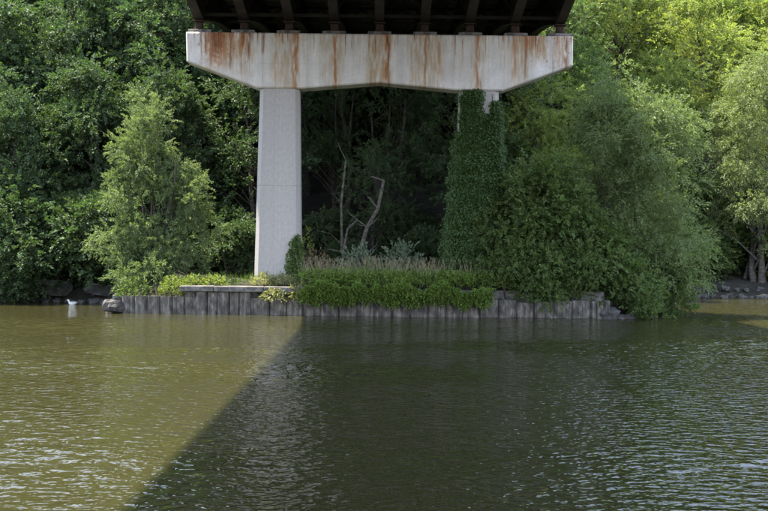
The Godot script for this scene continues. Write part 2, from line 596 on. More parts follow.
func make_pier() -> void:
	var pier := base("bridge_pier", w(MID, 1.3, PIER_Z + 0.6), "pale concrete bridge pier with two columns and a rust streaked cap beam", "bridge pier")
	var at := -pier.position
	# cap beam: its front outline, swept 1.2 m deep, with a worn bevel round both faces
	var prof := PackedVector2Array([Vector2(-8.76, 12.13), Vector2(8.06, 12.13), Vector2(8.06, 10.86), Vector2(5.04, 9.74), Vector2(3.0, 9.74), Vector2(-0.35, 10.03), Vector2(-3.7, 9.74), Vector2(-5.62, 9.74), Vector2(-8.72, 10.86)])
	var inner := Geometry2D.offset_polygon(prof, -0.055, Geometry2D.JOIN_MITER)[0]
	var capm := StandardMaterial3D.new()
	capm.albedo_texture = cap_texture()
	capm.roughness = 0.88
	capm.heightmap_enabled = true
	capm.heightmap_texture = capm.albedo_texture
	capm.heightmap_scale = 0.6
	var st := begin()
	var put := func(p: Vector2, Z: float) -> void:
		st.set_uv(Vector2((p.x + 8.76) / 16.85, clampf((12.13 - p.y) / 2.42, 0.002, 0.998)))
		st.add_vertex(w(p.x, p.y, Z) + at)
	var tri := Geometry2D.triangulate_polygon(inner)
	for k in range(0, tri.size(), 3):
		var a: Vector2 = inner[tri[k]]
		var b: Vector2 = inner[tri[k + 1]]
		var c: Vector2 = inner[tri[k + 2]]
		var ccw := (b - a).cross(c - a) > 0
		for p in ([a, c, b] if ccw else [a, b, c]): put.call(p, PIER_Z)
		for p in ([a, b, c] if ccw else [a, c, b]): put.call(p, PIER_Z + 1.2)
	var ring := func(p0: PackedVector2Array, z0: float, p1: PackedVector2Array, z1: float) -> void:
		# p0 is nearer the water than p1
		var n := p0.size()
		for i in n:
			var j := (i + 1) % n
			var q := [[p0[i], z0], [p1[i], z1], [p1[j], z1], [p0[j], z0]]
			for k in [0, 1, 2, 0, 2, 3]: put.call(q[k][0], q[k][1])
	# match the order of the bevelled outline to the profile
	var inn := PackedVector2Array()
	for p in prof:
		var best := inner[0]
		for q in inner:
			if q.distance_to(p) < best.distance_to(p): best = q
		inn.append(best)
	if Geometry2D.is_polygon_clockwise(prof):
		pass
	ring.call(inn, PIER_Z, prof, PIER_Z + 0.055)
	ring.call(prof, PIER_Z + 0.055, prof, PIER_Z + 1.145)
	ring.call(prof, PIER_Z + 1.145, inn, PIER_Z + 1.2)
	part("cap_beam", finish(st), capm, pier)
	# columns: chamfered, slightly tapering, cast in two lifts
	for cx in [-4.68, 4.02]:
		var col := begin()
		var sec := func(y: float, gap: float) -> Array:
			var t := (9.74 - y) / 8.5
			var hx := 0.86 + 0.16 * t - gap
			var hz := 0.52 + 0.10 * t - gap
			var ch := 0.17
			var o := []
			for k in [[-hx + ch, hz], [hx - ch, hz], [hx, hz - ch], [hx, -hz + ch], [hx - ch, -hz], [-hx + ch, -hz], [-hx, -hz + ch], [-hx, hz - ch]]:
				o.append(Vector3(cx + k[0], y, -(PIER_Z + 0.62) + k[1]) + at)
			return o
		var ys := [[0.6, 0.0], [5.47, 0.0], [5.48, 0.012], [5.50, 0.012], [5.51, 0.0], [9.70, 0.0], [9.74, 0.02]]
		for k in ys.size() - 1:
			var lo: Array = sec.call(ys[k][0], ys[k][1])
			var hi: Array = sec.call(ys[k + 1][0], ys[k + 1][1])
			for i in 8:
				var j := (i + 1) % 8
				quad(col, lo[i], hi[i], hi[j], lo[j])
		var p := part("column", finish(col), M.concrete, pier)
		if cx > 0: p.set_meta("label", "pier column wrapped in climbing ivy")
	# low pedestals under the bearings
	var ped := box_mesh(Vector3(1.03, 0.16, 0.8), 0.02)
	for k in 9:
		var x := MID + (k - 4) * 1.98
		if k == 0: x += 0.10
		if k == 8: x -= 0.10
		part("pedestal", ped, M.old_concrete, pier, w(x, 12.19, PIER_Z + 0.52) + at)

# height of the girders' lower flange: arched up from the pier
func haunch(Z: float) -> float:
	var s := clampf(absf(Z - PIER_Z - 0.55) / 12.0, 0, 1)
	return 12.72 + 1.25 * (1.0 - (1.0 - s) * (1.0 - s))

func make_bridge() -> void:
	var br := base("bridge_deck", w(MID, 12.27, PIER_Z + 0.55), "dark steel girder bridge deck resting on the concrete pier", "bridge")
	var at := -br.position
	var stations := []
	var Z := -38.0
	while Z < 93.0:
		stations.append(Z)
		Z += 0.6 if absf(Z - 50.5) < 13.5 else 4.0
	stations.append(93.0)
	for k in 9:
		var gx := (k - 4) * 1.98
		var st := begin()
		for i in stations.size() - 1:
			var z0: float = stations[i]
			var z1: float = stations[i + 1]
			var b0 := haunch(z0)
			var b1 := haunch(z1)
			# web, lower flange, upper flange
			for f in [[0.012, 0.05, 15.0, true], [0.20, 0.0, 0.05, false]]:
				var hx: float = f[0]
				var y00: float = b0 + f[1]
				var y01: float = b1 + f[1]
				var y10: float = f[2] if f[3] else b0 + f[2]
				var y11: float = f[2] if f[3] else b1 + f[2]
				var A := w(gx + MID - hx, y00, z0) + at
				var B := w(gx + MID + hx, y00, z0) + at
				var C := w(gx + MID - hx, y10, z0) + at
				var D := w(gx + MID + hx, y10, z0) + at
				var A1 := w(gx + MID - hx, y01, z1) + at
				var B1 := w(gx + MID + hx, y01, z1) + at
				var C1 := w(gx + MID - hx, y11, z1) + at
				var D1 := w(gx + MID + hx, y11, z1) + at
				quad(st, A, A1, C1, C)
				quad(st, B, D, D1, B1)
				quad(st, A, B, B1, A1)
				quad(st, C, C1, D1, D)
		bbox(st, w(gx + MID, 14.96, 27.5) + at, Vector3(0.36, 0.05, 130.0))
		var g := part("girder", finish(st), M.steel, br)
		# bearing stiffeners either side of the web
		var stf := begin()
		for sx in [-1, 1]:
			for dz in [-0.15, 0.15]:
				bbox(stf, w(gx + MID + sx * 0.106, 13.88, PIER_Z + 0.55 + dz) + at, Vector3(0.18, 2.1, 0.02))
		part("stiffener", finish(stf), M.steel, g)
		# rocker bearing: sole plate, rocker, masonry plate
		var bs := begin()
		bbox(bs, w(gx + MID, 12.69, PIER_Z + 0.55) + at, Vector3(0.5, 0.05, 0.45), 0.01)
		bbox(bs, w(gx + MID, 12.49, PIER_Z + 0.55) + at, Vector3(0.36, 0.35, 0.22), 0.05)
		bbox(bs, w(gx + MID, 12.295, PIER_Z + 0.55) + at, Vector3(0.62, 0.05, 0.55), 0.01)
		part("bearing", finish(bs), M.rust, br)
	# cross frames between the girders
	for zf in [PIER_Z + 0.55, 44.0, 37.0, 30.0, 57.5, 64.5, 71.5]:
		for k in 8:
			var x0 := (k - 4) * 1.98 + MID + 0.015
			var x1 := x0 + 1.98 - 0.03
			var b := haunch(zf)
			var st := begin()
			bar(st, w(x0, b + 0.28, zf) + at, w(x1, b + 0.28, zf) + at, 0.12, 0.14)
			bar(st, w(x0, 14.75, zf) + at, w(x1, 14.75, zf) + at, 0.12, 0.14)
			bar(st, w(x0, b + 0.38, zf + 0.07) + at, w((x0 + x1) / 2, 14.68, zf + 0.07) + at, 0.02, 0.10)
			bar(st, w(x1, b + 0.38, zf + 0.07) + at, w((x0 + x1) / 2, 14.68, zf + 0.07) + at, 0.02, 0.10)
			part("cross_frame", finish(st), M.steel, br)
	part("slab", box_mesh(Vector3(17.0, 0.26, 131.0), 0.02), M.old_concrete, br, w(MID, 15.12, 27.5) + at)
	for sx in [-1, 1]:
		part("parapet", box_mesh(Vector3(0.3, 0.85, 131.0), 0.03), M.concrete, br, w(MID + sx * 8.34, 15.675, 27.5) + at)

# ---------------------------------------------------------------- the river wall
func wall_texture() -> ImageTexture:
	# weathered concrete with a dark, scalloped wet band of algae at the foot (v runs downwards)
	var W := 512
	var H := 160
	var n := FastNoiseLite.new()
	n.seed = 31
	n.frequency = 0.02
	n.fractal_octaves = 4
	var im := Image.create(W, H, false, Image.FORMAT_RGB8)
	for i in W:
		var edge := 0.70 + 0.22 * n.get_noise_2d(i * 1.3, 0.0) + 0.16 * n.get_noise_2d(i * 4.0, 40.0)
		var streak := n.get_noise_2d(i * 3.0, 77.0)
		for j in H:
			var v := j / float(H)
			var g := 0.37 + 0.20 * n.get_noise_2d(i * 1.0, j * 1.6) + 0.14 * streak + 0.06 * n.get_noise_2d(i * 6.0, j * 6.0)
			var c := Color(g, g * 0.97, g * 0.92)
			var e := edge + 0.03 * n.get_noise_2d(i * 7.0, j * 7.0)
			var wet := 0.22 + 0.22 * n.get_noise_2d(i * 2.5 + 400.0, j * 1.2)
			c = c.lerp(Color(wet, wet * 0.97, wet * 0.83), smoothstep(e - 0.06, e + 0.08, v) * 0.9)
			var st := smoothstep(0.15, 0.4, n.get_noise_2d(i * 4.0 + 50.0, j * 0.7))
			c = c.lerp(Color(0.26, 0.24, 0.21), st * 0.7)
			im.set_pixel(i, j, c)
	return ImageTexture.create_from_image(im)

func make_wall() -> void:
	var wm := StandardMaterial3D.new()
	wm.albedo_texture = wall_texture()
	wm.albedo_color = lin(0.86, 0.84, 0.81)
	wm.roughness = 0.9
	wm.heightmap_enabled = true
	wm.heightmap_texture = wm.albedo_texture
	wm.heightmap_scale = 2.0
	var wall := base("river_wall", w(-0.4, -1.5, WALL_Z + 0.3), "weathered concrete retaining wall of upright panels along the water", "wall")
	var at := -wall.position
	# a panel: a pan with splayed edges standing proud of a recessed joint; u runs along the wall
	var panel := func(x0: float, x1: float, y1: float, Z: float, called: String, label := "") -> void:
		var st := begin()
		var y0 := -1.5
		var g := 0.006
		var b := 0.06
		var cols := [[x0 + g, 0.07], [x0 + g + b, 0.0], [x1 - g - b, 0.0], [x1 - g, 0.07]]
		var uvx := x0 * 0.31
		for k in 3:
			var a: Array = cols[k]
			var c: Array = cols[k + 1]
			for q in [[a, y0], [a, y1], [c, y1], [a, y0], [c, y1], [c, y0]]:
				st.set_uv(Vector2(uvx + (q[0][0] - x0) * 0.31, clampf((1.0 - q[1]) / 1.0 * 0.9, 0.02, 0.98)))
				st.add_vertex(w(q[0][0], q[1], Z + q[0][1]) + at)
		# top, sloping back
		for k in 3:
			var a: Array = cols[k]
			var c: Array = cols[k + 1]
			for q in [[a, 0], [a, 1], [c, 1], [a, 0], [c, 1], [c, 0]]:
				st.set_uv(Vector2(uvx + (q[0][0] - x0) * 0.31, 0.05 + q[1] * 0.1))
				st.add_vertex(w(q[0][0], y1 + q[1] * 0.01, (Z + q[0][1]) if q[1] == 0 else (Z + 0.45)) + at)
		for k in [0, 3]:
			var a: Array = cols[k]
			var p := [w(a[0], y0, Z + a[1]) + at, w(a[0], y0, Z + 0.45) + at, w(a[0], y1, Z + 0.45) + at, w(a[0], y1, Z + a[1]) + at]
			for q in ([0, 1, 2, 0, 2, 3] if k == 0 else [0, 2, 1, 0, 3, 2]):
				st.set_uv(Vector2(uvx, 0.3))
				st.add_vertex(p[q])
		var o := part(called, finish(st), wm, wall)
		if label: o.set_meta("label", label)
	# low length at the upstream end
	var x := -11.01
	while x < -8.35:
		panel.call(x, x + 0.53, 0.72 + ru(-0.02, 0.02), WALL_Z + 0.1 + ru(-0.01, 0.01), "panel")
		x += 0.53
	# the taller ribbed length, light grey
	x = -8.36
	var k := 0
	while x < -5.6:
		panel.call(x, x + 0.46, 0.93, WALL_Z + (0.0 if k % 2 else 0.09) + ru(-0.015, 0.015), "panel")
		x += 0.46
		k += 1
	while x < 8.4:
		var wd := 0.74 + ru(-0.05, 0.05)
		panel.call(x, x + wd, 0.68 + ru(-0.07, 0.07), WALL_Z + 0.03 + ru(-0.04, 0.05), "panel")
		x += wd
	while x < 9.3:
		panel.call(x, x + 0.28, 0.72 + ru(-0.05, 0.05), WALL_Z + 0.02 + ru(-0.05, 0.05), "panel")
		x += 0.28
	# backing behind the joints, and earth retained above
	var bk := begin()
	bbox(bk, w(-0.8, -0.35, WALL_Z + 0.72) + at, Vector3(20.2, 2.1, 0.5), 0.02)
	part("backing", finish(bk), M.old_concrete, wall)
	var bk2 := begin()
	bbox(bk2, w(0.5, 0.85, WALL_Z + 0.78) + at, Vector3(17.6, 0.5, 0.36), 0.03)
	part("upper_course", finish(bk2), M.old_concrete, wall)
	# the coping beam in three lengths
	for c in [[-8.55, -7.15], [-7.13, -5.05], [-5.03, -3.3]]:
		var st := begin()
		bbox(st, Vector3.ZERO, Vector3(c[1] - c[0], 0.24, 0.62), 0.03)
		var o := part("coping", finish(st), M.old_concrete, wall, w((c[0] + c[1]) / 2, 1.07, WALL_Z + 0.24) + at)
		o.rotation.z = ru(-0.008, 0.008)

# ---------------------------------------------------------------- rocks
func rock_mesh(seed_: int) -> ArrayMesh:
	var n := FastNoiseLite.new()
	n.seed = seed_
	n.frequency = 0.55
	n.fractal_octaves = 3
	var st := begin()
	var nu := 11
	var nv := 7
	var P := []
	for j in nv + 1:
		var row := []
		for i in nu:
			var th := PI * j / nv
			var ph := TAU * i / nu
			var d := Vector3(sin(th) * cos(ph), cos(th), sin(th) * sin(ph))
			var r := 1.0 + 0.55 * n.get_noise_3dv(d * 2.0) + 0.25 * n.get_noise_3dv(d * 6.0)
			d = d * r
			d.y = clampf(d.y, -0.7, 0.62)
			row.append(d * Vector3(0.5, 0.42, 0.45))
		P.append(row)
	for j in nv:
		for i in nu:
			var k := (i + 1) % nu
			if j > 0:
				for q in [P[j][i], P[j + 1][k], P[j][k]]: st.add_vertex(q)
			if j < nv - 1:
				for q in [P[j][i], P[j + 1][i], P[j + 1][k]]: st.add_vertex(q)
			elif j == nv - 1:
				pass
	st.generate_normals()
	return st.commit()

func make_rocks() -> void:
	var R := []
	for k in 6: R.append(rock_mesh(100 + k * 7))
	var lay := func(x: float, Z: float, y: float, s: float, label: String, group: String, m: Material, stretch := Vector3.ONE) -> void:
		var o := part("boulder", R[rng.randi() % 6], m, self)
		o.position = w(x, y, Z)
		o.rotation = Vector3(ru(-0.3, 0.3), ru(0, TAU), ru(-0.3, 0.3))
		o.scale = Vector3.ONE * s * stretch
		tag(o, label, "rock", group)
	var x := -22.5
	while x < -10.4:
		var zs := piece(SHORE, x)
		var s := ru(0.35, 0.75)
		lay.call(x, zs - 0.1 + ru(-0.3, 0.3), 0.02 + ru(-0.05, 0.1), s, "grey boulder at the waterline under the overhanging trees beside the low wall end", "boulders at the waterline by the wall end", M.rock, Vector3(1.2, 0.9, 1))
		if rng.randf() < 0.75:
			lay.call(x + ru(-0.2, 0.2), zs + 0.7 + ru(-0.2, 0.3), 0.45 + ru(-0.1, 0.15), s * 0.8, "grey boulder heaped above the waterline beside the low wall end", "boulders heaped above the waterline by the wall end", M.rock)
		x += ru(0.45, 0.8)
	lay.call(-16.3, 56.6, 0.70, 1.6, "big pale slanting slab of rock on the bank beside the white bird", "", M.rock, Vector3(1.2, 0.85, 1.0))
	lay.call(-13.9, 56.2, 0.62, 1.3, "pale tilted block of rock on the bank near the feathery green tree", "", M.rock, Vector3(1.2, 0.75, 1.0))
	for k in 12:
		var q := k / 11.0
		lay.call(lerpf(-11.2, -11.9, q) + ru(-0.3, 0.2), lerpf(48.1, 54.3, q), ru(0.0, 0.4), ru(0.6, 1.0), "grey boulder at the waterline under the overhanging trees beside the low wall end", "boulders at the waterline by the wall end", M.rock)
	for k in 12:
		var q := k / 11.0
		lay.call(lerpf(9.5, 13.6, q) + ru(-0.2, 0.2), lerpf(48.4, 56.5, q * q) - 0.2, ru(-0.05, 0.25), ru(0.5, 0.9), "grey boulder at the waterline between the ribbed wall end and the willow", "boulders at the waterline below the willow", M.rock)
	x = 13.6
	while x < 27.0:
		var zs := piece(SHORE, x)
		var s := ru(0.28, 0.58)
		lay.call(x, zs - 0.1 + ru(-0.4, 0.3), 0.0 + ru(-0.05, 0.08), s, "grey boulder of the stone revetment along the cove", "boulders of the cove revetment", M.rock)
		lay.call(x + ru(-0.3, 0.3), zs + 0.6 + ru(-0.3, 0.3), 0.38 + ru(-0.1, 0.15), s * 0.85, "grey boulder on top of the stone revetment along the cove", "boulders on top of the cove revetment", M.rock)
		x += ru(0.35, 0.6)

# ---------------------------------------------------------------- plants close to the pier
# leaves clothing a surface: at(u, v) gives [point, outward normal]; keep(u, v) says where it grows
func make_ivy(called: String, label: String, at: Vector3, count: int, spot: Callable, m: Material, leaf := 0.13) -> void:
	var o := base(called, at, label, "climbing plant")
	var S := twig_set(6, 5, 0.30, leaf, leaf * 0.85, 0.3, 0.5)
	var L := Leaves.new()
	var P := PackedVector3Array()
	var N := PackedVector3Array()
	for i in count:
		var s = spot.call()
		if s == null: continue
		var p: Vector3 = s[0] - at
		var n: Vector3 = s[1]
		var d := (Vector3.DOWN * 0.9 + n * ru(0.25, 0.9) + rdir() * 0.5).normalized()
		var x := d
		var y := (n + Vector3.UP * 0.35 + rdir() * 0.35)
		y = (y - x * y.dot(x)).normalized()
		var t := Transform3D(Basis(x, y, x.cross(y)).scaled(Vector3.ONE * ru(0.7, 1.25)), p)
		L.P.append_array(t * (S.T[rng.randi() % 6] as PackedVector3Array))
		L.C.append_array(S.C[rng.randi() % 6])
		if i % 60 == 0:
			tube(P, N, [p - Vector3(0, 0.9, 0) - n * 0.04, p - n * 0.03, p + Vector3(ru(-0.1, 0.1), 0.5, 0)], [0.014, 0.010, 0.005], 4)
	part("foliage", L.mesh(idx), m, o)
	part("stem", tube_mesh(P, N), M.bark, o)

func make_climbers() -> void:
	var cx := 4.02
	var front := PIER_Z + 0.1
	# thick ivy over the downstream column
	make_ivy("ivy", "thick dark ivy wrapping the pier column from the ground to the cap", w(cx, 1.3, front), 13000, func():
		var y := ru(1.2, 9.85)
		var t := (9.74 - y) / 8.5
		var bulk := 0.06 + 0.50 * smoothstep(0.25, 1.0, t) + 0.5 * maxf(0.0, noise.get_noise_2d(y * 22.0, 5.0)) * (0.3 + t)
		var u := ru(-1.0, 1.0)
		var x := cx + u * (0.92 + 0.16 * t + bulk * 0.8 + 0.16 * noise.get_noise_2d(y * 30.0, signf(u) * 40.0))
		# bare concrete left near the top
		var dx := x - cx
		if y > 9.6 and (dx < -0.7 or dx > 0.1): return null
		if dx < -0.74 and y > 8.0 and rng.randf() < 0.93: return null
		if dx > 0.12 - (9.7 - y) * 0.08 and dx < 0.52 and y > 8.75 + 0.5 * absf(dx - 0.35): return null
		if dx > 0.5 and y > 9.35: return null
		var n := Vector3(u * 0.7, 0.1, 1.0).normalized()
		var z := front + 0.02 - sqrt(maxf(0, 1 - u * u * 0.8)) * bulk * ru(0.1, 1.0) + (absf(u) > 0.85 as int) * ru(0, 1.0)
		return [w(x, y, z), n], M.leaf_ivy, 0.10)
	# the younger patch on the bare column
	make_ivy("ivy", "small bright ivy patch climbing the corner of the bare column", w(-3.75, 1.3, front - 0.1), 400, func():
		var y := ru(1.35, 3.4)
		var t := (3.4 - y) / 2.05
		var wd := 0.10 + 0.22 * sin(clampf(t * 1.2, 0.0, 1.0) * PI * 0.6)
		if t > 0.72 and rng.randf() < 0.6: return null
		var x := -3.90 + ru(-1, 1) * wd - 0.12 * t
		return [w(x, y, front - 0.02 - ru(0, 0.07) + maxf(0, x + 3.86) * 0.9), Vector3(0.25, 0.1, 1)], M.leaf_mid, 0.12)

func make_cover() -> void:
	# creeper and grass hanging over the wall
	var S := twig_set(8, 9, 0.32, 0.09, 0.06, 0.35, 0.9)
	var L := Leaves.new()
	var n := FastNoiseLite.new()
	n.frequency = 0.5
	for i in 5200:
		var x := ru(-3.5, 4.4)
		var v := pow(rng.randf(), 0.8)
		var low := 0.72 + 0.30 * n.get_noise_1d(x * 2.2) + 0.2 * n.get_noise_1d(x * 9.0)
		var hi := 1.30 + 0.65 * n.get_noise_1d(x * 1.4 + 90)
		var y := lerpf(low, hi, v)
		if n.get_noise_2d(x * 2.6, y * 5.0) > 0.22 and rng.randf() < 0.75: continue
		var bulge := 0.42 * sin(clampf((y - 0.5) / 1.2, 0, 1) * PI * 0.8) + 0.08
		var Z := WALL_Z + 0.12 - bulge * ru(0.3, 1.0) + maxf(0, y - 1.35) * 1.2
		stamp(L, S, w(x, y, Z), Vector3(ru(-0.5, 0.5), ru(-0.9, 0.3), 0.7), ru(0.7, 1.2))
	for i in 1500:
		var x := ru(-3.6, 8.6)
		stamp(L, S, w(x, ru(1.25, 1.75), WALL_Z + ru(0.3, 1.6)), Vector3(ru(-0.6, 0.6), ru(0.1, 0.9), ru(-0.3, 0.6)), ru(0.7, 1.2))
	var o := part("creeper", L.mesh(idx), M.grass, self)
	tag(o, "fresh green creeper hanging over the top of the river wall", "ground cover", "", "stuff")
	# tall dry grass behind it, and thin grass along the terrace
	var G := Leaves.new()
	var D := Leaves.new()
	for i in 5200:
		var x := ru(-9.5, 8.5)
		var dry := x > -3.6 and x < 4.6 and rng.randf() < 0.28
		if x < -3.6 and rng.randf() < 0.5: continue
		var Z := WALL_Z + ru(0.75, 3.2)
		var p := w(x, ground(x, Z) - 0.05, Z)
		var h := (ru(0.7, 1.25) if dry else ru(0.3, 0.95)) * (0.6 if x < -3.6 else 1.0)
		var tip := p + Vector3(ru(-0.25, 0.25) * h, h, ru(-0.2, 0.3) * h)
		var s := Vector3(cos(i), 0, sin(i)) * (0.008 if dry else 0.013)
		var mid := p.lerp(tip, 0.55) + Vector3(0, h * 0.08, 0)
		var T := D if dry else G
		for q in [p - s, mid - s * 0.8, tip, mid + s * 0.8]: T.P.append(q)
		var f := ru(0.7, 1.3)
		for q in 4: T.C.append(Color(f, f, f))
		if dry:  # the seed head
			for k in 3:
				var a := tip + Vector3(ru(-0.02, 0.02), -k * 0.05, ru(-0.02, 0.02))
				var sd := Vector3(cos(i + k * 2.0), 0.3, sin(i + k * 2.0)) * 0.028
				for q in [a - sd - Vector3(0, 0.04, 0), a - sd * 0.2, a + sd + Vector3(0, 0.03, 0), a + sd * 0.1 - Vector3(0, 0.03, 0)]: D.P.append(q)
				for q in 4: D.C.append(Color(f, f * 0.95, f * 0.9))
	tag(part("grass", G.mesh(idx), M.grass, self), "green grass blades on the terrace behind the wall", "grass", "", "stuff")
	tag(part("dry_grass", D.mesh(idx), M.straw, self), "tall straw coloured grass gone to seed behind the creeper", "grass", "", "stuff")

func weed(label: String, x: float, y: float, Z: float, r: Vector3, count: int, S: Dictionary, m: Material, lift := 0.4, called := "weed", category := "weed", group := "") -> void:
	var o := base(called, w(x, y, Z), label, category, group)
	var L := Leaves.new()
	var P := PackedVector3Array()
	var N := PackedVector3Array()
	for i in count:
		var v := rdir()
		v.y = absf(v.y) * 1.0
		var q := v * r * lerpf(0.35, 1.0, sqrt(rng.randf()))
		if lift < 0: q.y = q.y - r.y * 0.8
		stamp(L, S, q, v * 0.7 + Vector3(0, lift, 0), ru(0.7, 1.2))
		if i % 9 == 0:
			tube(P, N, [Vector3(0, -0.1, 0), q * 0.55 + Vector3(0, absf(q.y) * 0.2, 0), q], [0.014, 0.009, 0.004], 4)
	part("foliage", L.mesh(idx), m, o)
	part("stem", tube_mesh(P, N), M.bark_pale, o)

func make_weeds() -> void:
	var S := twig_set(5, 6, 0.20, 0.09, 0.06, 0.2, 0.8)
	var B := twig_set(5, 7, 0.42, 0.20, 0.10, 0.25, 0.7)
	weed("sunlit yellow green weeds on the coping at the foot of the bare column", -5.1, 1.2, WALL_Z + 0.75, Vector3(0.5, 0.42, 0.35), 130, S, M.leaf_weed)
	weed("sunlit pale weeds on the coping beside the small ivy patch", -4.3, 1.2, WALL_Z + 0.75, Vector3(0.5, 0.36, 0.35), 120, S, M.leaf_weed)
	weed("bright yellow green plant spilling over the end of the coping", -3.55, 1.15, WALL_Z + 0.1, Vector3(0.42, 0.55, 0.3), 170, S, M.leaf_weed, -0.3)
	weed("pale green plant hanging over the front of the coping", -4.65, 0.95, WALL_Z - 0.1, Vector3(0.42, 0.3, 0.25), 110, S, M.leaf_weed, -0.3)
	weed("small light green bush growing where the low wall meets the coping", -8.95, 0.75, WALL_Z + 0.35, Vector3(0.5, 0.75, 0.4), 190, S, M.leaf_sun_bright)
	weed("green bush at the very end of the low wall under the feathery tree", -10.6, 0.6, WALL_Z + 0.6, Vector3(0.7, 0.8, 0.5), 200, S, M.leaf_mid)
	weed("low green weed tuft on the coping over the ribbed panels", -7.2, 1.15, WALL_Z + 0.6, Vector3(0.55, 0.38, 0.3), 110, S, M.leaf_sun_bright)
	weed("small weed tuft on the coping nearest the feathery green tree", -8.2, 1.15, WALL_Z + 0.6, Vector3(0.4, 0.35, 0.3), 80, S, M.leaf_sun_bright)
	weed("pale grey green leafy bush behind the dry grass beside the leaning trunk", -1.25, 1.55, WALL_Z + 4.2, Vector3(0.75, 1.15, 0.6), 110, B, M.leaf_silver, 0.3, "bush", "bush")
	weed("pale silvery bush with upright leaves behind the dry grass, under the arch", 0.75, 1.75, WALL_Z + 4.4, Vector3(0.8, 1.15, 0.6), 100, B, M.leaf_silver, 0.5, "bush", "bush")
	weed("withered brown leafed shrub beside the small ivy patch", -3.05, 1.25, WALL_Z + 3.0, Vector3(0.6, 1.5, 0.5), 120, S, M.leaf_dead, 0.3, "withered_shrub", "shrub")
	weed("yellowish sapling leaning out behind the bare column's ivy", -3.55, 2.2, WALL_Z + 3.6, Vector3(0.3, 1.6, 0.3), 40, S, M.leaf_sun_lime, 0.4, "sapling", "sapling")
	weed("spiky green plant standing up among the dry grass", -0.75, 1.3, WALL_Z + 2.0, Vector3(0.3, 0.85, 0.3), 70, S, M.leaf_mid, 0.8)

